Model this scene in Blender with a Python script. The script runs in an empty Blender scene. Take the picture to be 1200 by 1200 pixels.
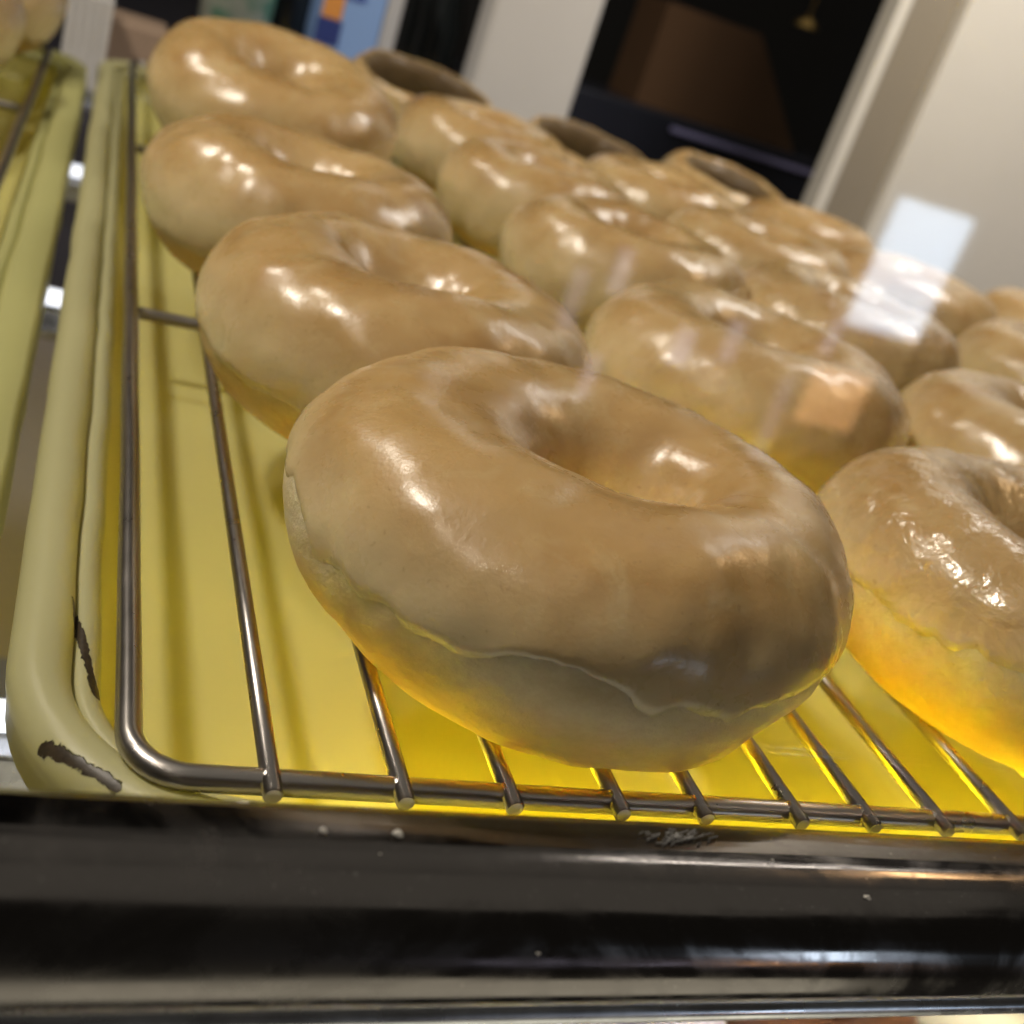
import bpy, bmesh, math, random
from mathutils import Vector, Matrix, noise
random.seed(7)
S = bpy.context.scene
COL = S.collection

# ------------------------------------------------------------------ camera
YAW, PIT, ROL = 0.429724777, -0.409863945, 0.340325437
CAM = Vector((-0.0199972, -0.1405684, 0.1203787))
FPX = 1360.4                      # focal length in pixels of the 1200 px photograph
fw = Vector((math.sin(YAW)*math.cos(PIT), math.cos(YAW)*math.cos(PIT), math.sin(PIT)))
r0 = fw.cross(Vector((0, 0, 1))).normalized(); u0 = r0.cross(fw)
rt = r0*math.cos(ROL) + u0*math.sin(ROL)
up = -r0*math.sin(ROL) + u0*math.cos(ROL)
cd = bpy.data.cameras.new('camera'); cam = bpy.data.objects.new('camera', cd); COL.objects.link(cam)
cam.matrix_world = Matrix(((rt.x, up.x, -fw.x, CAM.x), (rt.y, up.y, -fw.y, CAM.y), (rt.z, up.z, -fw.z, CAM.z), (0, 0, 0, 1)))
cd.sensor_width = 36; cd.lens = 36*FPX/1200; cd.clip_start = 0.005; cd.clip_end = 50
cd.dof.use_dof = True; cd.dof.focus_distance = 0.205; cd.dof.aperture_fstop = 17
S.camera = cam

def at_y(px, py, Y):              # photo pixel -> point on the upright plane y = Y
    d = fw + rt*((px-600)/FPX) - up*((py-600)/FPX)
    return CAM + d*((Y-CAM.y)/d.y)

# ------------------------------------------------------------------ world and lamps
W = bpy.data.worlds.new('World'); S.world = W; W.use_nodes = True
W.node_tree.nodes['Background'].inputs[0].default_value = (1.0, 0.90, 0.76, 1)
W.node_tree.nodes['Background'].inputs[1].default_value = 0.020

def area(name, loc, target, sx, sy, power, col, shape='RECTANGLE'):
    l = bpy.data.lights.new(name, 'AREA'); l.shape = shape; l.size = sx; l.size_y = sy
    l.energy = power; l.color = col
    o = bpy.data.objects.new(name, l); COL.objects.link(o); o.location = loc
    o.rotation_euler = (Vector(target)-Vector(loc)).to_track_quat('-Z', 'Y').to_euler()
    return o
# row of small ceiling lamps up and to the left of the trays; added panel fill last
area('ceiling_lamp_and_fill', (-.42, .16, .70), (.15, .2, 0), .085, .085, 4.7, (1, .90, .76), 'DISK')
area('ceiling_lamp_and_fill', (-.38, .62, .72), (.15, .3, 0), .085, .085, 2.0, (1, .90, .76), 'DISK')
area('ceiling_lamp_and_fill', (.75, .30, .62), (.3, .3, 0), .10, .05, 0.35, (1, .62, .30))
area('ceiling_lamp_and_fill', (.66, .50, .62), (.72, .90, .08), .30, .20, 4.2, (1, .94, .86))  # added fill aimed at the cream back panel to brighten it
# broad overhead fill, added as soft ambient over the whole counter
area('overhead_fill', (.25, .35, 1.5), (.25, .4, 0), 3.0, 3.0, 5.2, (1, .93, .80))
# bright shop window and lit boards behind the viewer, seen as reflections in the case glass
area('shop_window', (2.03, -2.5, -.235), (2.03, 0, -.235), .25, .35, 2.5, (.64, .80, 1))
area('low_front_fill', (.3, -.66, -.9), (.3, -.03, 0), 1.4, .70, 2.8, (1, .93, .72))  # added unseen fill, streaks the rail and lifts the front donut's side
area('lit_board', (1.98, -2.5, -.62), (1.98, 0, -.62), .20, .17, .42, (1, .52, .22))
def mirrored(px, py, Y=-2.5):     # where a pixel's view ray goes after bouncing off the upright glass at y = -0.0225
    d = fw + rt*((px-600)/FPX) - up*((py-600)/FPX); d.y = -d.y
    o = Vector((CAM.x, -.045-CAM.y, CAM.z)); return o+d*((Y-o.y)/d.y)
for px_, py_, w_, h_, pw_ in ((672, 350, .045, .16, .035), (728, 318, .045, .12, .035), (690, 440, .04, .12, .03), (905, 490, .05, .25, .045), (800, 405, .06, .10, .05), (975, 395, .04, .10, .03), (858, 400, .05, .12, .04)):
    q_ = mirrored(px_, py_); area('lit_sign', q_, (q_.x, 0, q_.z), w_, h_, pw_, (.78, .76, 1))
S.view_settings.view_transform = 'Standard'; S.view_settings.look = 'None'
S.view_settings.exposure = 0; S.view_settings.gamma = 1
S.cycles.sample_clamp_indirect = 30

# ------------------------------------------------------------------ materials
def mat(name, col, rough=.5, metal=0, **kw):
    m = bpy.data.materials.new(name); m.use_nodes = True
    b = m.node_tree.nodes['Principled BSDF']
    b.inputs['Base Color'].default_value = (*col, 1); b.inputs['Roughness'].default_value = rough
    b.inputs['Metallic'].default_value = metal
    for k, v in kw.items(): b.inputs[k.replace('_', ' ')].default_value = v
    return m
def nd(m, t, **kw):
    n = m.node_tree.nodes.new(t)
    for k, v in kw.items():
        if k in n.inputs: n.inputs[k].default_value = v
        else: setattr(n, k, v)
    return n
def ln(m, a, b): m.node_tree.links.new(a, b)
def bsdf(m): return m.node_tree.nodes['Principled BSDF']
def ramp(m, src, stops):
    r = nd(m, 'ShaderNodeValToRGB'); e = r.color_ramp.elements
    while len(e) < len(stops): e.new(.5)
    for el, (p, c) in zip(e, stops): el.position = p; el.color = (*c, 1) if len(c) == 3 else c
    ln(m, src, r.inputs[0]); return r.outputs[0]
def noise_tex(m, scale, detail=4, rough=.55, vec=None, dist=0):
    n = nd(m, 'ShaderNodeTexNoise'); n.inputs['Scale'].default_value = scale; n.inputs['Detail'].default_value = detail
    n.inputs['Roughness'].default_value = rough; n.inputs['Distortion'].default_value = dist
    if vec is not None: ln(m, vec, n.inputs['Vector'])
    return n.outputs['Fac']
def mathn(m, op, a, b=None, c=None):
    n = nd(m, 'ShaderNodeMath', operation=op)
    for i, v in enumerate((a, b, c)):
        if v is None: continue
        if isinstance(v, (int, float)): n.inputs[i].default_value = v
        else: ln(m, v, n.inputs[i])
    return n.outputs[0]
def mixc(m, fac, a, b):
    n = nd(m, 'ShaderNodeMix', data_type='RGBA')
    for s, v in ((n.inputs[0], fac), (n.inputs[6], a), (n.inputs[7], b)):
        if isinstance(v, tuple): s.default_value = (*v, 1)
        elif isinstance(v, (int, float)): s.default_value = v
        else: ln(m, v, s)
    return n.outputs[2]
def bump(m, h, strength, dist, nrm=None):
    b = nd(m, 'ShaderNodeBump'); b.inputs['Strength'].default_value = strength; b.inputs['Distance'].default_value = dist
    ln(m, h, b.inputs['Height'])
    if nrm is not None: ln(m, nrm, b.inputs['Normal'])
    return b.outputs[0]
def objco(m):
    t = nd(m, 'ShaderNodeTexCoord'); i = nd(m, 'ShaderNodeObjectInfo')
    v = nd(m, 'ShaderNodeVectorMath', operation='ADD')
    s = nd(m, 'ShaderNodeVectorMath', operation='SCALE'); s.inputs['Scale'].default_value = 1
    c = nd(m, 'ShaderNodeCombineXYZ')
    k = mathn(m, 'MULTIPLY', i.outputs['Random'], 3.0); ln(m, k, c.inputs[0]); ln(m, k, c.inputs[2])
    ln(m, t.outputs['Object'], v.inputs[0]); ln(m, c.outputs[0], v.inputs[1])
    return v.outputs[0], t.outputs['Object'], i.outputs['Random']

def glaze_material(name, lumpy):
    m = mat(name, (.45, .3, .13), .3)
    v, o, rnd = objco(m); b = bsdf(m)
    big = noise_tex(m, 22, 4, .6, v, .6)
    c = ramp(m, big, [(.28, (.38, .215, .070)), (.46, (.47, .295, .112)), (.62, (.53, .355, .150)), (.80, (.66, .50, .26))])
    # thin milky patches where the glaze dried pale
    milky = ramp(m, noise_tex(m, 55, 5, .65, v, 1.2), [(.52, (0, 0, 0)), (.75, (1, 1, 1))])
    c = mixc(m, mathn(m, 'MULTIPLY', milky, .36), c, (.68, .56, .31))
    # the glaze thins to a paler film towards its lower edge
    sx = nd(m, 'ShaderNodeSeparateXYZ'); ln(m, o, sx.inputs[0])
    low = nd(m, 'ShaderNodeMapRange'); low.inputs[1].default_value = .016; low.inputs[2].default_value = -.002
    wob = mathn(m, 'ADD', sx.outputs[2], mathn(m, 'MULTIPLY', mathn(m, 'SUBTRACT', noise_tex(m, 40, 3, .5, v), .5), .018))
    ln(m, wob, low.inputs[0])
    c = mixc(m, mathn(m, 'MULTIPLY', low.outputs[0], .88), c, (.74, .61, .36))
    pores = ramp(m, noise_tex(m, 620, 2, .5, v), [(.68, (0, 0, 0)), (.74, (1, 1, 1))])
    c = mixc(m, mathn(m, 'MULTIPLY', pores, .35), c, (.30, .17, .06))
    ln(m, c, b.inputs['Base Color'])
    b.inputs['Subsurface Weight'].default_value = .25
    b.inputs['Subsurface Radius'].default_value = (1, .55, .2); b.inputs['Subsurface Scale'].default_value = .004
    b.inputs['Coat Weight'].default_value = .75 if lumpy else .50; b.inputs['Coat Roughness'].default_value = .08 if lumpy else .24; b.inputs['Coat IOR'].default_value = 1.45
    ln(m, ramp(m, noise_tex(m, 90, 4, .6, v), [(.35, (.20,)*3), (.7, (.42,)*3)]), b.inputs['Roughness'])
    h1 = noise_tex(m, 110 if not lumpy else 150, 3, .55, v, .4)
    n = bump(m, h1, .55 if lumpy else .16, .0016 if lumpy else .0012)
    n = bump(m, noise_tex(m, 1000, 3, .6, v), .14, .0004, n)
    if lumpy:
        vo = nd(m, 'ShaderNodeTexVoronoi', feature='SMOOTH_F1'); vo.inputs['Scale'].default_value = 130
        ln(m, v, vo.inputs['Vector']); n = bump(m, vo.outputs['Distance'], .5, .0012, n)
    ln(m, n, b.inputs['Normal']); ln(m, n, b.inputs['Coat Normal'])
    return m
GLAZE = glaze_material('donut_glaze', False); GLAZE2 = glaze_material('donut_glaze_blistered', True)

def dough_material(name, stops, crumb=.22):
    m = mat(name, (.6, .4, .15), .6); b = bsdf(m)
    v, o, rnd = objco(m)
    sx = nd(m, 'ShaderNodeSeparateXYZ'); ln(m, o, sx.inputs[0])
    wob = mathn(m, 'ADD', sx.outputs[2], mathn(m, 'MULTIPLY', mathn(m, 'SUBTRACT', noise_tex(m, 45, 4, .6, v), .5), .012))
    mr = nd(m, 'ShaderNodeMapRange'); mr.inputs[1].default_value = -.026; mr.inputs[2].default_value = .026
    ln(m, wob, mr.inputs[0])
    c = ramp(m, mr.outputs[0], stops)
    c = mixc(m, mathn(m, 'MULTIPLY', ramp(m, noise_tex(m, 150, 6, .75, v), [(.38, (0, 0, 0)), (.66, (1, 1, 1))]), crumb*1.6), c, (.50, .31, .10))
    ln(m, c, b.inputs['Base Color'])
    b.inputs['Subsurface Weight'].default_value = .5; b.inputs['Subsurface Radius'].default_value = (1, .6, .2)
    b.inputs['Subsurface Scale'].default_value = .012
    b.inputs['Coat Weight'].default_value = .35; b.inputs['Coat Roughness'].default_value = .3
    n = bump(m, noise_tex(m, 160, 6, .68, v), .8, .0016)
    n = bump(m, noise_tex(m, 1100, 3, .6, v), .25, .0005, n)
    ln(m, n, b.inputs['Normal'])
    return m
DOUGH = dough_material('fried_dough', [(.0, (.74, .48, .14)), (.22, (.76, .53, .19)), (.40, (.80, .68, .42)), (.6, (.76, .63, .38)), (1, (.5, .32, .12))])
SHADED_DOUGH = dough_material('shaded_brown_dough', [(.0, (.11, .07, .02)), (.5, (.10, .06, .02)), (1, (.16, .10, .03))], .06)  # dark dough with the shade inside the hollow rings painted in

def plastic(name, col, transl, dirt=False):
    m = bpy.data.materials.new(name); m.use_nodes = True
    b = bsdf(m); b.inputs['Roughness'].default_value = .38
    v, o, rnd = objco(m)
    c = mixc(m, noise_tex(m, 14, 4, .6, v), tuple(x*.93 for x in col), tuple(min(1, x*1.06) for x in col))
    sp = ramp(m, noise_tex(m, 420, 3, .7, v), [(.66, (0, 0, 0)), (.74, (1, 1, 1))])
    c = mixc(m, mathn(m, 'MULTIPLY', sp, .18), c, (.25, .20, .08))
    h = noise_tex(m, 260, 3, .6, v)
    n = bump(m, h, .18, .0006)
    if dirt:
        # two torn, blackened places on the rim: capsules round two segments, edges broken by noise
        fac = None
        for (a, e, rad) in dirt:
            a = Vector(a); e = Vector(e); d = e-a; d.z *= .3
            s1 = nd(m, 'ShaderNodeVectorMath', operation='SUBTRACT'); ln(m, o, s1.inputs[0]); s1.inputs[1].default_value = a; fl = nd(m, 'ShaderNodeVectorMath', operation='MULTIPLY'); ln(m, s1.outputs[0], fl.inputs[0]); fl.inputs[1].default_value = (1, 1, .3); s1 = fl
            dp = nd(m, 'ShaderNodeVectorMath', operation='DOT_PRODUCT'); ln(m, s1.outputs[0], dp.inputs[0]); dp.inputs[1].default_value = d/d.length_squared
            cl = nd(m, 'ShaderNodeClamp'); ln(m, dp.outputs['Value'], cl.inputs[0])
            sc = nd(m, 'ShaderNodeVectorMath', operation='SCALE'); sc.inputs[0].default_value = d; ln(m, cl.outputs[0], sc.inputs['Scale'])
            s2 = nd(m, 'ShaderNodeVectorMath', operation='DISTANCE'); ln(m, s1.outputs[0], s2.inputs[0]); ln(m, sc.outputs[0], s2.inputs[1])
            dd = mathn(m, 'ADD', s2.outputs['Value'], mathn(m, 'MULTIPLY', mathn(m, 'SUBTRACT', noise_tex(m, 500, 4, .7, o), .5), rad*2.2))
            f = ramp(m, mathn(m, 'DIVIDE', dd, rad*2), [(.42, (1, 1, 1)), (.52, (0, 0, 0))])
            fac = f if fac is None else mathn(m, 'MAXIMUM', fac, f)
        dk = mixc(m, noise_tex(m, 700, 3, .6, o), (.012, .009, .006), (.11, .075, .04))
        c = mixc(m, fac, c, dk)
        n = bump(m, mathn(m, 'SUBTRACT', 1.0, fac), .8, .0012, n)
    ln(m, c, b.inputs['Base Color']); ln(m, n, b.inputs['Normal'])
    if transl:
        t = nd(m, 'ShaderNodeBsdfTranslucent'); t.inputs[0].default_value = (*transl, 1)
        if dirt: ln(m, mixc(m, fac, tuple(transl), (.01, .008, .005)), t.inputs[0])
        mx = nd(m, 'ShaderNodeMixShader'); mx.inputs[0].default_value = .36
        out = [x for x in m.node_tree.nodes if x.type == 'OUTPUT_MATERIAL'][0]
        ln(m, b.outputs[0], mx.inputs[1]); ln(m, t.outputs[0], mx.inputs[2]); ln(m, mx.outputs[0], out.inputs[0])
    return m
BASIN = plastic('yellow_tray_plastic', (.63, .60, .26), (.90, .72, .012))
RIM = plastic('cream_rim_plastic', (.60, .575, .32), (.55, .51, .14),
              dirt=[((-.0094, .056, -.0075), (-.0042, .031, -.009), .0008), ((-.0122, .0135, -.006), (-.0012, .0035, -.006), .0009)])
RIM2 = plastic('yellow_rim_plastic', (.58, .57, .25), (.6, .58, .12))

def steel(name, col, rough, sc, strength, dk=.62, var=.5):
    m = mat(name, col, rough, 1.0); b = bsdf(m); v, o, rnd = objco(m)
    ln(m, ramp(m, noise_tex(m, sc, 4, .65, v), [(.3, (rough*(1-var),)*3), (.75, (rough*(1+var),)*3)]), b.inputs['Roughness'])
    ln(m, mixc(m, ramp(m, noise_tex(m, sc*1.7, 5, .7, v), [(.45, (0, 0, 0)), (.8, (1, 1, 1))]), col, tuple(x*dk for x in col)), b.inputs['Base Color'])
    ln(m, bump(m, noise_tex(m, sc*2, 3, .6, v), strength, .0005), b.inputs['Normal'])
    return m
WIRE = steel('rack_steel', (.44, .41, .385), .30, 120, .0, .90, .12)
CHROME = mat('rail_steel', (.25, .225, .20), .15, 1.0)
_tc = nd(CHROME, 'ShaderNodeTexCoord'); _mp = nd(CHROME, 'ShaderNodeMapping'); _mp.inputs['Scale'].default_value = (5, 110, 110)
ln(CHROME, _tc.outputs['Object'], _mp.inputs['Vector'])
_nb = bump(CHROME, noise_tex(CHROME, 1.0, 3, .55, _mp.outputs[0]), .35, .0010)
ln(CHROME, _nb, bsdf(CHROME).inputs['Normal'])
# greasy film: finger smears and fine speckle change the gloss
_sm = ramp(CHROME, noise_tex(CHROME, 26, 5, .7, _tc.outputs['Object'], 1.5), [(.42, (.12,)*3), (.62, (.30,)*3)])
ln(CHROME, _sm, bsdf(CHROME).inputs['Roughness'])
ln(CHROME, mixc(CHROME, ramp(CHROME, noise_tex(CHROME, 1400, 2, .6, _tc.outputs['Object']), [(.66, (0, 0, 0)), (.75, (1, 1, 1))]), (.19, .175, .165), (.36, .34, .32)), bsdf(CHROME).inputs['Base Color'])
LIP = steel('lip_steel', (.90, .92, .96), .30, 60, .03)
FLECK = mat('pale_crumb', (.75, .72, .66), .8)
PAINT_W = mat('white_painted_frame', (.66, .64, .62), .5)
PAINT_C = mat('cream_painted_panel', (.70, .66, .58), .5)
PANEL_SHADE = mat('panel_shade_taupe', (.27, .23, .17), .6)  # shade on the panel's side face, put into the strip's colour
for m_ in (PAINT_W, PAINT_C, PANEL_SHADE):
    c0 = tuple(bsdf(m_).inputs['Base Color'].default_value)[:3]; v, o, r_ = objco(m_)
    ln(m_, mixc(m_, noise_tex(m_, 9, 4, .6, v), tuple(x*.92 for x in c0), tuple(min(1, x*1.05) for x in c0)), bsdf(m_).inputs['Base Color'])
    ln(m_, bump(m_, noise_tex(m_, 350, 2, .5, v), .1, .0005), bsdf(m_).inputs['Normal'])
BLACK = mat('dark_wall_paint', (.010, .009, .008), .7)
COUNTER = mat('dark_counter', (.035, .033, .045), .35)
CARD = mat('brown_board', (.11, .052, .018), .8)
DECK = mat('lilac_grey_deck', (.60, .56, .66), .45)
STEELBAR = steel('bar_steel', (.5, .5, .5), .3, 80, .1)
def emis(name, col, s):
    m = bpy.data.materials.new(name); m.use_nodes = True; b = bsdf(m)
    b.inputs['Base Color'].default_value = (*col, 1); b.inputs['Emission Color'].default_value = (*col, 1); b.inputs['Emission Strength'].default_value = s
    return m
LED = emis('led_tube_light', (.86, .90, 1.0), 1.5)
GLOW_FRONT = emis('front_glow_light', (1.0, .95, .86), 92.0)  # added hidden tube, throws a yellow glow under the front donut
GLASS = bpy.data.materials.new('case_glass'); GLASS.use_nodes = True
_t = GLASS.node_tree; _t.nodes.clear()
_o = _t.nodes.new('ShaderNodeOutputMaterial'); _mx = _t.nodes.new('ShaderNodeMixShader')
_tr = _t.nodes.new('ShaderNodeBsdfTransparent'); _gl = _t.nodes.new('ShaderNodeBsdfGlossy'); _gl.inputs['Roughness'].default_value = 0.035
_lw = _t.nodes.new('ShaderNodeFresnel'); _lw.inputs['IOR'].default_value = 1.5
_ge = _t.nodes.new('ShaderNodeNewGeometry'); _ma = _t.nodes.new('ShaderNodeMath'); _ma.operation = 'MULTIPLY_ADD'   # same index seen from either side
_ma.inputs[1].default_value = 1/1.5-1.5; _ma.inputs[2].default_value = 1.5
_t.links.new(_ge.outputs['Backfacing'], _ma.inputs[0]); _t.links.new(_ma.outputs[0], _lw.inputs['IOR']); _t.links.new(_lw.outputs[0], _mx.inputs[0])
_t.links.new(_tr.outputs[0], _mx.inputs[1]); _t.links.new(_gl.outputs[0], _mx.inputs[2]); _t.links.new(_mx.outputs[0], _o.inputs[0])

# ------------------------------------------------------------------ helpers
def tag(o, label, cat, group=None):
    o['label'] = label; o['category'] = cat
    if group: o['group'] = group
    return o
def thing(name, label, cat, loc=(0, 0, 0), group=None):
    o = bpy.data.objects.new(name, None); COL.objects.link(o); o.location = loc; o.empty_display_size = .02
    return tag(o, label, cat, group)
def meshobj(name, verts, faces, m, parent=None, smooth=True, loc=(0, 0, 0)):
    me = bpy.data.meshes.new(name); me.from_pydata([tuple(v) for v in verts], [], faces); me.update()
    if smooth: me.polygons.foreach_set('use_smooth', [True]*len(me.polygons))
    bm = bmesh.new(); bm.from_mesh(me); bmesh.ops.recalc_face_normals(bm, faces=bm.faces); bm.to_mesh(me); bm.free()
    me.materials.append(m)
    o = bpy.data.objects.new(name, me); COL.objects.link(o); o.location = loc; o.parent = parent
    return o
def linked(name, me, parent, loc):
    o = bpy.data.objects.new(name, me); COL.objects.link(o); o.parent = parent; o.location = loc; return o
def box(name, a, b, m, parent=None, bev=.002, loc=None):
    a = Vector(a); b = Vector(b); c = (a+b)/2
    bm = bmesh.new(); bmesh.ops.create_cube(bm, size=1)
    for v in bm.verts: v.co = Vector((v.co.x*(b.x-a.x), v.co.y*(b.y-a.y), v.co.z*(b.z-a.z)))
    if bev: bmesh.ops.bevel(bm, geom=bm.edges[:], offset=bev, segments=3, profile=.5, affect='EDGES')
    me = bpy.data.meshes.new(name); bm.to_mesh(me); bm.free(); me.materials.append(m)
    o = bpy.data.objects.new(name, me); COL.objects.link(o); o.location = c; o.parent = parent
    return o
def tube(path, rad, seg=12, closed=False, bevel_ends=True):
    V, F = [], []; n = len(path); P = [Vector(p) for p in path]
    prevn = None
    for i in range(n):
        if closed: t = (P[(i+1) % n]-P[i-1]).normalized()
        else: t = (P[min(i+1, n-1)]-P[max(i-1, 0)]).normalized()
        ref = Vector((0, 0, 1)) if abs(t.z) < .9 else Vector((1, 0, 0))
        a = t.cross(ref).normalized(); b = a.cross(t)
        for k in range(seg):
            an = 2*math.pi*k/seg; V.append(P[i]+(a*math.cos(an)+b*math.sin(an))*rad)
    for i in range(n if closed else n-1):
        j = (i+1) % n
        for k in range(seg):
            l = (k+1) % seg; F.append((i*seg+k, i*seg+l, j*seg+l, j*seg+k))
    if not closed:
        F.append(tuple(range(seg))[::-1]); F.append(tuple((n-1)*seg+k for k in range(seg)))
    return V, F
def rrect(x0, x1, y0, y1, r, ns=10, nl=24):
    """rounded rectangle path: list of (point, outward normal)"""
    out = []
    cs = [((x1-r, y1-r), 0), ((x0+r, y1-r), 90), ((x0+r, y0+r), 180), ((x1-r, y0+r), 270)]
    for k, ((cx, cy), a0) in enumerate(cs):
        for i in range(ns+1):
            a = math.radians(a0+90*i/ns); nrm = Vector((math.cos(a), math.sin(a), 0))
            out.append((Vector((cx, cy, 0))+nrm*r, nrm))
        nx, a1 = cs[(k+1) % 4]; a = math.radians(a1); nrm = Vector((math.cos(a), math.sin(a), 0))
        p1 = Vector((nx[0], nx[1], 0))+nrm*r; p0 = out[-1][0]
        for i in range(1, nl): out.append((p0.lerp(p1, i/nl), nrm))
    return out
def sweep(path, prof, closed_prof=False, wob=None):
    V, F = [], []; n = len(path); k = len(prof)
    for i, (p, nr) in enumerate(path):
        for j, (u, z) in enumerate(prof):
            q = p+nr*u+Vector((0, 0, z))
            if wob: q += wob(q, nr)
            V.append(q)
    for i in range(n):
        i2 = (i+1) % n
        for j in range(k if closed_prof else k-1):
            j2 = (j+1) % k; F.append((i*k+j, i2*k+j, i2*k+j2, i*k+j2))
    return V, F

# ------------------------------------------------------------------ setting: deck, counter, back wall
deck = box('lower_deck', (-1.2, -.03, -.225), (1.6, .80, -.2), DECK); deck['kind'] = 'structure'
bc = box('back_counter', (-1.4, .80, -.30), (2.6, 2.2, -.06), COUNTER); bc['kind'] = 'structure'
bw = box('back_wall', (-1.6, 2.2, -.3), (3.6, 2.25, 2.0), BLACK, bev=0); bw['kind'] = 'structure'

# ------------------------------------------------------------------ trays
def arc(cu, cz, r, a0, a1, n):
    return [(cu+r*math.cos(math.radians(a0+(a1-a0)*i/n)), cz+r*math.sin(math.radians(a0+(a1-a0)*i/n))) for i in range(n+1)]
def make_tray(label, x0, x1, y0, y1, rim_mat, flat):
    t = thing('display_tray', label, 'tray', ((x0+x1)/2, (y0+y1)/2, -.0265), 'yellow display trays')
    off = -Vector(t.location)
    path = [(p+off, n) for p, n in rrect(x0, x1, y0, y1, .026, 16, 40)]
    if flat:
        roll = [(.0088, -.0030), (.0098, -.0004), (.0108, .0004), (.0190, .0004), (.0202, -.0004), (.0215, -.010), (.0200, -.010), (.0186, -.002), (.0110, -.0022), (.0090, -.006)]
    else:
        roll = [(.0089, -.0040)] + arc(.0142, -.0042, .0052, 165, -25, 14) + [(.0186, -.012), (.0172, -.012), (.0170, -.006), (.0140, -.0025), (.0095, -.0062)]
    wob = lambda q, n: n*(noise.noise(q*38)*.0006) + Vector((0, 0, noise.noise(q*30+Vector((9, 0, 0)))*.0006))
    DZ = -.0045
    path = [(p+Vector((0, 0, DZ)), n) for p, n in path]
    V, F = sweep(path, roll, True, wob); meshobj('rim', V, F, rim_mat, t)
    step = [(.0092, -.0055), (.0084, -.0040), (.0072, -.0034), (.0056, -.0038), (.0042, -.0052), (.0034, -.0080), (.0046, -.0085), (.0088, -.0075)]
    V, F = sweep(path, step, True, wob); meshobj('inner_step', V, F, rim_mat, t)
    wall = [(.0040, -.0070), (.0026, -.0110), (.0012, -.0160), (.0000, -.0186), (-.0016, -.0204), (-.0040, -.0210)]
    V, F = sweep(path, wall); meshobj('wall', V, F, BASIN, t)
    V = [p+n*-.0038+Vector((0, 0, -.0210)) for p, n in path]
    meshobj('floor', V, [tuple(range(len(V)))], BASIN, t, False)
    return t
TX1 = .62
tray1 = make_tray('yellow display tray with thick cream rim, chipped and blackened at its front corner', 0, TX1, .011, .695, RIM, False)
# the torn places are placed in the tray's own coordinates
for n_ in RIM.node_tree.nodes:
    if n_.type == 'VECT_MATH' and n_.operation == 'SUBTRACT' and not n_.inputs[1].is_linked:
        n_.inputs[1].default_value = Vector(n_.inputs[1].default_value) - Vector(tray1.location)
tray2 = make_tray('yellow display tray with flat wide rim beside the chipped tray', -.62, -.0455, .010, .655, RIM2, True)
# support bars under the trays
for y, near in ((-.0055, 'below the front rim'), (.27, 'below the middle'), (.69, 'below the far rim')):
    tag(box('support_bar', (-.7, y-.002, -.036), (.72, y+.002, -.0268 if y > 0 else -.0168), STEELBAR, bev=.001), 'thin steel bar carrying the yellow trays '+near, 'bar', 'bars carrying the trays')

# ------------------------------------------------------------------ wire racks
FRONT_X = [.0215, .0433, .0628, .0836, .1009, .1222, .1395, .1580]
def make_rack(label, x0, x1, y0, y1, xs, cross):
    t = thing('wire_rack', label, 'wire rack', ((x0+x1)/2, (y0+y1)/2, -.0255), 'wire racks in the trays')
    off = -Vector(t.location)
    path = [p+off+Vector((0, 0, -.0020)) for p, n in rrect(x0, x1, y0, y1, .010, 8, 30)]
    path = [p+Vector((noise.noise(p*20)*.0004, noise.noise(p*20+Vector((3, 1, 0)))*.0004, 0)) for p in path]
    V, F = tube(path, .0022, 14, True); meshobj('frame_wire', V, F, WIRE, t)
    # one rung mesh, shared
    L = (y1-y0)+.008
    pts = [Vector((0, -.0046+L*i/12, 0)) for i in range(13)]
    bm = bmesh.new(); V, F = tube(pts, .00165, 12)
    vs = [bm.verts.new(v) for v in V]
    for f in F: bm.faces.new([vs[i] for i in f])
    ends = [e for e in bm.edges if any(len(f.verts) > 4 for f in e.link_faces)]
    bmesh.ops.bevel(bm, geom=ends, offset=.0003, segments=2, affect='EDGES')
    bmesh.ops.recalc_face_normals(bm, faces=bm.faces)
    me = bpy.data.meshes.new('rung'); bm.to_mesh(me); bm.free()
    me.polygons.foreach_set('use_smooth', [len(p.vertices) == 4 for p in me.polygons]); me.materials.append(WIRE)
    for i, x in enumerate(xs): linked('rung', me, t, off+Vector((x, y0, -.0009)))
    # weld beads where a rung crosses the frame
    bm = bmesh.new(); bmesh.ops.create_icosphere(bm, subdivisions=2, radius=.0021)
    for v in bm.verts: v.co = Vector((v.co.x*1.05, v.co.y*.9, v.co.z*.75))
    wm = bpy.data.meshes.new('weld_bead'); bm.to_mesh(wm); bm.free(); wm.materials.append(WIRE)
    wm.polygons.foreach_set('use_smooth', [True]*len(wm.polygons))
    for x in xs:
        if x < .3 and x > 0: linked('weld_bead', wm, t, off+Vector((x, y0, -.0009)))
    for y in cross:
        V, F = tube([Vector((x0, y, -.0045))+off, Vector(((x0+x1)/2, y, -.0045))+off, Vector((x1, y, -.0045))+off], .0019, 10)
        meshobj('cross_wire', V, F, WIRE, t)
        for x in (x0+(x1-x0)*.25, x0+(x1-x0)*.75):
            V, F = tube([Vector((x, y, -.004))+off, Vector((x, y, -.0254))+off], .0019, 10); meshobj('foot', V, F, WIRE, t)
    return t
xs = FRONT_X + [.1580+.02*i for i in range(1, 23)]
make_rack('long steel wire rack carrying most of the glazed donuts', 0, TX1-.001, .003, .692, [x for x in xs if x < TX1-.01], (.219, .45))
make_rack('steel wire rack in the flat rimmed tray', -.615, -.0475, .004, .648, [-.0475-.02*i for i in range(1, 28)], (.25, .47))

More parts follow.
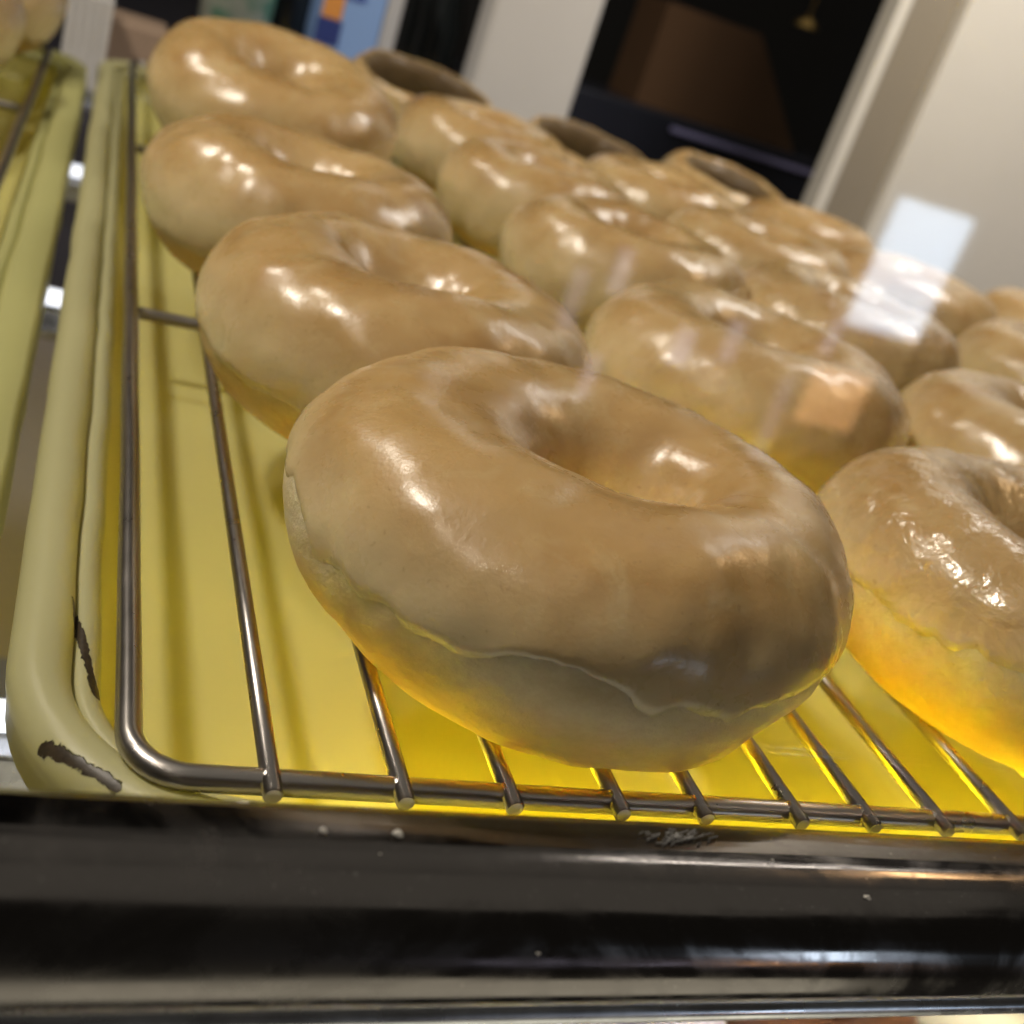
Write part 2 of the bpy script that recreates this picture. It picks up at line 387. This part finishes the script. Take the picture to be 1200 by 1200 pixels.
# ------------------------------------------------------------------ donuts
def donut(label, x, y, Ro=.055, a=None, b=.0233, tilt=(0, 0), seed=0, wet=False, edge=-18, wav=9, z=.0006, NU=112, rot=0, dough=None, inner=230, lump=1.0, lip=.0007, hoff=(0, 0), group='glazed ring donuts on the racks'):
    a = a or Ro*.408; R = Ro-a
    sv = Vector((seed*3.17, seed*1.31, seed*.77))
    t = thing('glazed_donut', label, 'donut', (x, y, 0), group)
    def surf(th, ph, off):
        k = 1+lump*(.030*noise.noise(Vector((math.cos(th), math.sin(th), 0))*1.1+sv)+.012*noise.noise(Vector((math.cos(th), math.sin(th), 0))*3.1+sv))
        aa = a*(1+lump*.07*noise.noise(Vector((math.cos(th)*1.3, math.sin(th)*1.3, 5))+sv))
        bb_ = b*(1+lump*.06*noise.noise(Vector((math.cos(th)*1.2, math.sin(th)*1.2, 9))+sv))
        c, s = math.cos(ph), math.sin(ph)
        lo = max(0, -s)
        rho = R*k + aa*math.copysign(abs(c)**.94, c)*(1-(.13*lo if c > 0 else 0))
        zz = bb_*.90*s if s > 0 else -b*1.10*lo
        p = Vector((rho*math.cos(th), rho*math.sin(th), zz))
        hw = (1-c)/2; p.x += hoff[0]*hw; p.y += hoff[1]*hw
        nr = Vector((c/aa*math.cos(th), c/aa*math.sin(th), s/b)).normalized()
        d = lump*(.0015*noise.noise(p*42+sv)+.0006*noise.noise(p*120+sv))
        if s < -.85: d *= .3
        return p+nr*(d+off)
    V, F = [], []; NV = 48
    for i in range(NU):
        for j in range(NV): V.append(surf(2*math.pi*i/NU, 2*math.pi*j/NV, 0))
    for i in range(NU):
        for j in range(NV):
            i2, j2 = (i+1) % NU, (j+1) % NV; F.append((i*NV+j, i2*NV+j, i2*NV+j2, i*NV+j2))
    rmat = Matrix.Rotation(tilt[1], 3, 'Y') @ Matrix.Rotation(tilt[0], 3, 'X') @ Matrix.Rotation(rot, 3, 'Z')
    zmin = min((rmat @ v).z for v in V)
    t.location = (x, y, z-zmin); t.rotation_euler = rmat.to_euler()
    meshobj('dough', V, F, dough or DOUGH, t)
    V, F = [], []; NG = 46
    for i in range(NU*2):
        th = math.pi*i/NU; cdir = Vector((math.cos(th), math.sin(th), 0))
        w = noise.noise(cdir*2.3+sv)*wav + noise.noise(cdir*6.5+sv)*wav*.55 + noise.noise(cdir*17+sv)*wav*.20
        p0 = math.radians(edge+w); p1 = math.radians(inner+noise.noise(cdir*3-sv)*12)
        for j in range(NG+1):
            f = j/NG; ff = f*.5+.5*(f*f*(3-2*f)) if True else f
            e = min(ff, 1-ff)*(p1-p0)*a          # distance from the glaze edge
            thick = -.0004+(lip+.0004)*min(1, e/.0022) - (lip-.0006)*max(0, min(1, (e-.0022)/.006))
            V.append(surf(th, p0+(p1-p0)*ff, thick))
    n2 = NU*2
    for i in range(n2):
        for j in range(NG):
            i2 = (i+1) % n2; F.append((i*(NG+1)+j, i2*(NG+1)+j, i2*(NG+1)+j+1, i*(NG+1)+j+1))
    meshobj('glaze', V, F, GLAZE2 if wet else GLAZE, t)
    return t
R_ = math.radians
A = donut('large tan glazed donut alone at the front edge, glaze ending in a scalloped lip', .0806, .0497, .0572, b=.0240, seed=1, edge=-1, wav=17, NU=160, lip=.0005, a=.0218, hoff=(.0060, .0005))
donut('glazed donut with blistered shiny glaze at the front edge of the rack', .2124, .0545, .0565, seed=2, wet=True, edge=-6, wav=14, NU=144, a=.0215, hoff=(-.0055, -.008))
donut('glazed donut second from the front in the row beside the cream rim', .0650, .1530, .0535, seed=3, edge=-22, NU=128)
donut('glazed donut third from the front in the row beside the cream rim', .0525, .2700, .0540, seed=4, edge=-30)
donut('large glazed donut tipped up at the far end of the row beside the cream rim', .0584, .4300, .0575, b=.0250, seed=5, edge=-35, tilt=(.205, 0), lump=.7)
donut('flat glazed donut tucked under the tipped up one', .0640, .5350, .0530, b=.0130, seed=6, edge=-25)
donut('pale glazed donut right behind the gap between the two front donuts', .1895, .1785, .0545, seed=7, edge=-32, wav=10, NU=128)
donut('glazed donut third from the front in the second row from the cream rim', .1970, .3080, .0535, seed=8, edge=-48, inner=235)
donut('glazed donut fourth from the front in the second row from the cream rim', .1890, .4130, .0505, seed=9, edge=-48, inner=235)
donut('glazed donut fifth from the front in the second row from the cream rim', .1910, .5290, .0530, seed=10, edge=-48, inner=235)
donut('hollow glazed ring with dark shade painted in its opening in front of the white post', .1870, .6820, .0525, a=.0064, b=.0150, tilt=(R_(10.5), R_(1)), seed=11, edge=-5, inner=95, dough=SHADED_DOUGH, z=.002)
donut('glazed donut just behind the blistered front donut, one bright round highlight', .3050, .1575, .0545, seed=12, edge=-40)
donut('glazed donut with a frosted crackled top under the bluish window reflection', .2950, .2820, .0530, seed=13, wet=True, edge=-15)
donut('glazed donut fourth from the front in the third row from the cream rim', .3150, .4010, .0530, seed=14, edge=-48, inner=235)
donut('glazed donut in front of the smaller dark hollow ring', .3010, .5080, .0520, seed=15, edge=-48, inner=235)
donut('smaller hollow glazed ring with dark opening between white post and dark doorway', .2940, .6240, .0470, a=.0064, b=.0150, tilt=(R_(9.5), R_(1)), seed=16, edge=-5, inner=95, dough=SHADED_DOUGH, z=.002)
donut('glazed donut half cut off, close behind the one with a round highlight', .4360, .2940, .0540, seed=17, edge=-48, inner=235)
donut('glazed donut mostly hidden behind the frosted crackled one', .4180, .4080, .0535, seed=18, edge=-48, inner=235)
donut('glazed donut in front of the dark doorway beside the ring with an open hole', .4170, .5240, .0475, seed=19, edge=-48, inner=235)
donut('glazed ring with wide open hole in front of the dark doorway', .4230, .6600, .0500, a=.0105, b=.0165, tilt=(R_(9), R_(1)), seed=20, inner=110, dough=SHADED_DOUGH, z=.002)
donut('glazed donut peeking out below the cream wall panel', .5450, .4200, .0530, seed=21, edge=-48, inner=235)
donut('glazed donut in the flat rimmed tray, closer to the steel rail', -.1070, .4860, .0530, b=.0260, seed=22, edge=-40)
donut('glazed donut in the flat rimmed tray, at the far end of its rack', -.0960, .5950, .0550, b=.0260, seed=23, edge=-40)
# small drips of glaze hanging at the foot of the front donut
for k, (ang, rr, s_) in enumerate(((math.radians(238), .0375, .0016), (math.radians(250), .0370, .0021), (math.radians(292), .0370, .0016), (math.radians(300), .0365, .0012))):
    bm = bmesh.new(); bmesh.ops.create_icosphere(bm, subdivisions=3, radius=s_)
    for v in bm.verts:
        v.co = Vector((v.co.x*1.3, v.co.y*1.1, v.co.z*.8)) + v.co.normalized()*noise.noise(v.co*700+Vector((k, 0, 0)))*s_*.35
    me = bpy.data.meshes.new('drip'); bm.to_mesh(me); bm.free(); me.materials.append(DOUGH)
    me.polygons.foreach_set('use_smooth', [True]*len(me.polygons))
    linked('drip', me, A, Vector((math.cos(ang)*rr, math.sin(ang)*rr, -.0240)))

# ------------------------------------------------------------------ steel rail at the front of the case
rail = thing('front_rail', 'dark polished steel rail along the front of the case', 'rail', (0.1, -.035, -.01))
roff = -Vector(rail.location)
prof = [(-.0245, .0120), (-.0245, .0176), (-.0252, .0188), (-.0275, .0198)] + [(-.0340+.0118*math.cos(math.radians(an)), .0088+.0118*math.sin(math.radians(an))) for an in range(95, 226, 6)]
prof += [(-.0405, -.0015), (-.0330, -.0020), (-.0260, .0020)]
V, F = [], []
XS = [-.6+1.5*i/60 for i in range(61)]
for xx in XS:
    for (yy, zz) in prof: V.append(Vector((xx, yy+noise.noise(Vector((xx*9, yy*60, 0)))*.00015, zz))+roff)
k = len(prof)
for i in range(60):
    for j in range(k):
        j2 = (j+1) % k; F.append((i*k+j, (i+1)*k+j, (i+1)*k+j2, i*k+j2))
F.append(tuple(range(k))); F.append(tuple(60*k+j for j in range(k)))
meshobj('bullnose', V, F, CHROME, rail)
V, F = tube([Vector((xx, -.0412, -.0012))+roff for xx in XS[::4]], .0022, 14); meshobj('bottom_lip', V, F, LIP, rail)
def on_rail(px, py):              # where the view ray meets the rail's rounded top
    d = (fw + rt*((px-600)/FPX) - up*((py-600)/FPX)).normalized(); t_ = .03
    while t_ < .3:
        q = CAM+d*t_
        if q.y > -.0340 and q.z < .0206: break
        if q.y <= -.0340 and (q.y+.0340)**2+(q.z-.0088)**2 < .0118**2: break
        t_ += .0001
    return q
random.seed(3)
for (px, py, s_) in ((379, 973, .00055), (467, 977, .0007), (1016, 1051, .0007), (630, 1117, .0003), (905, 1008, .00022), (445, 1001, .00022)):
    q = on_rail(px, py); bm = bmesh.new(); bmesh.ops.create_icosphere(bm, subdivisions=2, radius=s_*.8)
    e_ = random.uniform(.8, 1.8)
    for v in bm.verts: v.co = Vector((v.co.x*e_, v.co.y, v.co.z*.5)) + v.co.normalized()*noise.noise(v.co*2500)*s_*.5
    me = bpy.data.meshes.new('crumb'); bm.to_mesh(me); bm.free(); me.materials.append(FLECK)
    linked('crumb', me, rail, q+roff)
# scratched patch: a cluster of fine pale scores on the top of the rail
Vs, Fs = [], []
for i in range(60):
    q = on_rail(random.gauss(798, 20), random.gauss(980, 4)); an = random.gauss(.5, .5); l = random.uniform(.0005, .0020); w = .00002
    dx = Vector((math.cos(an), math.sin(an)*.6, 0))*l; nx = Vector((-dx.y, dx.x, 0)).normalized()*w; b0 = len(Vs)
    for s1, s2, h in ((-1, -1, 0), (1, -1, 0), (1, 1, 0), (-1, 1, 0)): Vs.append(q+dx*s1*.5+nx*s2+Vector((0, 0, .00001))+roff)
    for s1, s2 in ((-1, -1), (1, -1), (1, 1), (-1, 1)): Vs.append(q+dx*s1*.5+nx*s2-Vector((0, 0, .0003))+roff)
    Fs += [(b0, b0+1, b0+2, b0+3), (b0, b0+4, b0+5, b0+1), (b0+1, b0+5, b0+6, b0+2), (b0+2, b0+6, b0+7, b0+3), (b0+3, b0+7, b0+4, b0)]
sc = meshobj('scratches', Vs, Fs, mat('scored_steel', (.50, .49, .47), .6), rail, False); sc['kind'] = 'stuff'

# glass front of the case, standing in the rail
tag(box('glass_pane', (-.55, -.0229, .0125), (.85, -.0221, .55), GLASS, bev=0), 'clear glass pane standing behind the steel rail, reflecting a window', 'glass')
bpy.data.objects['glass_pane'].data.name = 'glass_pane'

# ------------------------------------------------------------------ lamps and goods under the trays
for y, near in ((.0030, 'added out of view behind the steel rail'), (.101, 'second from the steel rail'), (.405, 'under the middle of the racks'), (.650, 'under the far end of the racks')):
    t = thing('led_tube_and_added_glow', 'lit white led tube lamp under the trays, '+near, 'lamp', (0, y, -.0365 if y < .02 else -.080), 'lamps under the trays')
    V, F = tube([Vector(((.035 if y < .02 else -.55)+(.55 if y < .02 else 1.15)*i_/8, 0, .010)) for i_ in range(9)], .0032 if y < .02 else .004, 12); meshobj('tube', V, F, GLOW_FRONT if y < .02 else LED, t)
    hw_ = .003 if y < .02 else .008; box('housing', (-.56, -hw_, -.008), (.61, hw_, .004), STEELBAR, t, .001)

# ------------------------------------------------------------------ background of the case
p1, p2 = at_y(560, 70, .86), at_y(689, 70, .86)
tag(box('white_post', (p1.x, .86, -.06), (p2.x, .90, .62), PAINT_W, bev=.006), 'white painted post at the back of the case', 'post')
q0, q1, q2 = at_y(1030, 70, .86), at_y(1045, 70, .86), at_y(1102, 70, .86)
wp = thing('wall_panel', 'tall cream panel with its shaded side painted as a taupe strip', 'panel', (q2.x, .86, -.06))
wo = -Vector(wp.location)
def lbox(name, a, b, m, parent, bev): return box(name, Vector(a)+wo, Vector(b)+wo, m, parent, bev)
lbox('edge_trim', (q0.x, .864, -.06), (q1.x, .89, .62), PAINT_C, wp, .002)
lbox('strip', (q1.x+.0005, .866, -.06), (q2.x-.0005, .89, .62), PANEL_SHADE, wp, .001)
lbox('board', (q2.x, .852, -.06), (q2.x+.9, .89, .62), PAINT_C, wp, .003)

# dark shelf with a brown board behind the opening
e0, e1 = at_y(690, 90, 1.3), at_y(975, 205, 1.3)
tag(box('dark_shelf', (.42, 1.28, -.06), (1.25, 1.45, .030), mat('dark_blue_shelf', (.022, .024, .036), .25), bev=.004), 'low dark shelf seen through the opening beside the cream panel', 'shelf')
tag(box('reflected_line', (.66, 1.270, .012), (1.15, 1.279, .018), mat('violet_reflection', (.42, .40, .70), .3), bev=.001), 'thin violet line of reflected light painted along the low dark shelf', 'painted reflection')  # bluish reflected line on the shelf, painted as a violet bar
g0, g1 = at_y(768, 100, 1.32), at_y(917, 100, 1.32)
V = [(g0.x-.02, 1.32, .0305), (g1.x+.055, 1.32, .0305), (g1.x-.045, 1.34, .155), (g0.x-.01, 1.34, .155)]
V += [(x, y+.10, z) for x, y, z in V]
tag(meshobj('brown_box', V, [(0, 1, 2, 3), (4, 5, 6, 7), (0, 1, 5, 4), (1, 2, 6, 5), (2, 3, 7, 6), (3, 0, 4, 7)], CARD, None, False), 'brown cardboard box with slanted side on the dark shelf', 'box')

c = at_y(945, 28, 1.30)
t = thing('brass_lamp', 'small brass lamp cap hanging in the dark behind the brown box', 'lamp', (c.x, 1.30, c.z-.004))
_br = mat('brass', (.62, .42, .14), .3, 1.0)
for nm_, pr_ in (('shade', [(.018, 0), (.016, .004), (.009, .010), (.003, .013)]), ('stem', [(.0016, .012), (.0016, .70)])):
    V, F = [], []
    for (r, z) in pr_:
        for k in range(20): V.append(Vector((r*math.cos(k*math.pi/10), r*math.sin(k*math.pi/10), z)))
    for i in range(len(pr_)-1):
        for k in range(20): F.append((i*20+k, i*20+(k+1) % 20, (i+1)*20+(k+1) % 20, (i+1)*20+k))
    meshobj(nm_, V, F, _br, t)
# bottles, cartons and cups on the back counter
def lathe(name, prof, m, parent, seg=32):
    V, F = [], []
    for (r, z) in prof:
        for k in range(seg): V.append(Vector((r*math.cos(2*math.pi*k/seg), r*math.sin(2*math.pi*k/seg), z)))
    for i in range(len(prof)-1):
        for k in range(seg):
            l = (k+1) % seg; F.append((i*seg+k, i*seg+l, (i+1)*seg+l, (i+1)*seg+k))
    F.append(tuple(range(seg))[::-1]); F.append(tuple((len(prof)-1)*seg+k for k in range(seg)))
    return meshobj(name, V, F, m, parent)
def spotted(name, c1, c2, sc):
    m = mat(name, c1, .4); v, o, r_ = objco(m)
    ln(m, ramp(m, noise_tex(m, sc, 2, .5, o), [(.45, c1), (.55, c2)]), bsdf(m).inputs['Base Color']); return m
# green and white paper cup
c = at_y(277, 10, .92)
t = thing('paper_cup', 'green and white patterned paper cup on the back counter', 'cup', (c.x, .92, -.06))
lathe('cup_body', [(.026, 0), (.030, .12), (.0315, .121), (.031, .124)], spotted('green_print', (.16, .42, .30), (.62, .70, .62), 40), t)
lathe('lid', [(.0325, .121), (.0325, .128), (.029, .131)], PAINT_W, t)
# blue and white milk carton with an orange badge
c = at_y(410, 20, .92)
t = thing('drink_carton', 'blue and white drink carton with orange badge on the back counter', 'carton', (c.x, .92, -.06))
box('carton_body', (-.030, -.030, 0), (.022, .030, .17), mat('blue_carton', (.26, .42, .78), .4), t, .003)
box('side_panel', (.0225, -.0300, 0), (.036, .030, .17), mat('grey_carton', (.50, .50, .52), .4), t, .002)
box('navy_band', (-.0303, -.0310, .085), (-.010, -.0295, .105), mat('navy_print', (.03, .05, .22), .4), t, .0005)
box('badge', (-.0285, -.0312, .1055), (-.012, -.0295, .124), mat('orange_print', (.75, .32, .08), .4), t, .0005)
box('top_band', (-.029, -.0312, .1245), (.004, -.0295, .140), mat('navy_print', (.05, .10, .45), .4), t, .0005)
# dark bottles either side
for k, (px, rr) in enumerate(((335, .022), (482, .030), (520, .024))):
    c = at_y(px, 20, .98 if k else .96)
    t = thing('dark_bottle', ['black bottle between the paper cup and the drink carton', 'black bottle behind the drink carton, next to its grey side', 'black bottle standing against the white post'][k], 'bottle', (c.x, c.y, -.06))
    lathe('bottle_body', [(rr*.9, 0), (rr, .004), (rr, .12), (rr*.5, .16), (rr*.42, .20)], mat('dark_bottle_glass', (.012, .016, .018), .15), t)
    lathe('cap', [(rr*.46, .199), (rr*.46, .218), (rr*.4, .22)], BLACK, t)
# tan box and stack of pale napkins further along the counter
c = at_y(160, 28, .90)
tag(box('tan_box', (c.x-.026, .86, -.06), (c.x+.024, .93, .0), mat('tan_card', (.34, .24, .17), .7), bev=.003), 'small tan cardboard box behind the rack corner', 'box')
c = at_y(106, 25, .86)
t = thing('napkin_stack', 'stack of pale pleated napkins beside the tan box', 'napkins', (c.x, .84, -.06))
for i in range(5): box('napkin', (-.016+i*.0062, -.02, 0), (-.016+i*.0062+.0055, .03, .075), PAINT_W, t, .001)
# papers lying on the lower deck, showing through the gap between the trays
tag(box('paper_liner', (-.20, .19, -.1995), (.02, .247, -.197), mat('pale_green_paper', (.72, .78, .36), .7), bev=.0005), 'pale yellow green paper on the deck below the gap between trays', 'paper')
tag(box('price_card', (-.15, .252, -.1995), (.0, .30, -.196), mat('blue_card', (.34, .38, .85), .5), bev=.0005), 'blue violet card on the deck below the gap between trays', 'card')
# assorted pastries on the lower deck, seen below the rail
for i, (x, col, lab) in enumerate(((.02, (.75, .62, .22), 'yellow iced'), (.105, (.10, .04, .02), 'chocolate iced'), (.19, (.62, .58, .72), 'lilac iced'), (.275, (.12, .05, .03), 'dark cocoa'), (.36, (.78, .74, .62), 'cream iced'))):
    m_ = mat('icing', col, .3); t = donut(lab+' ring donut on the deck under the steel rail', x, .100, .040, b=.018, seed=30+i, NU=40, z=-.1995, group='iced donuts on the lower deck')
    t.children[1].data.materials.clear(); t.children[1].data.materials.append(m_)
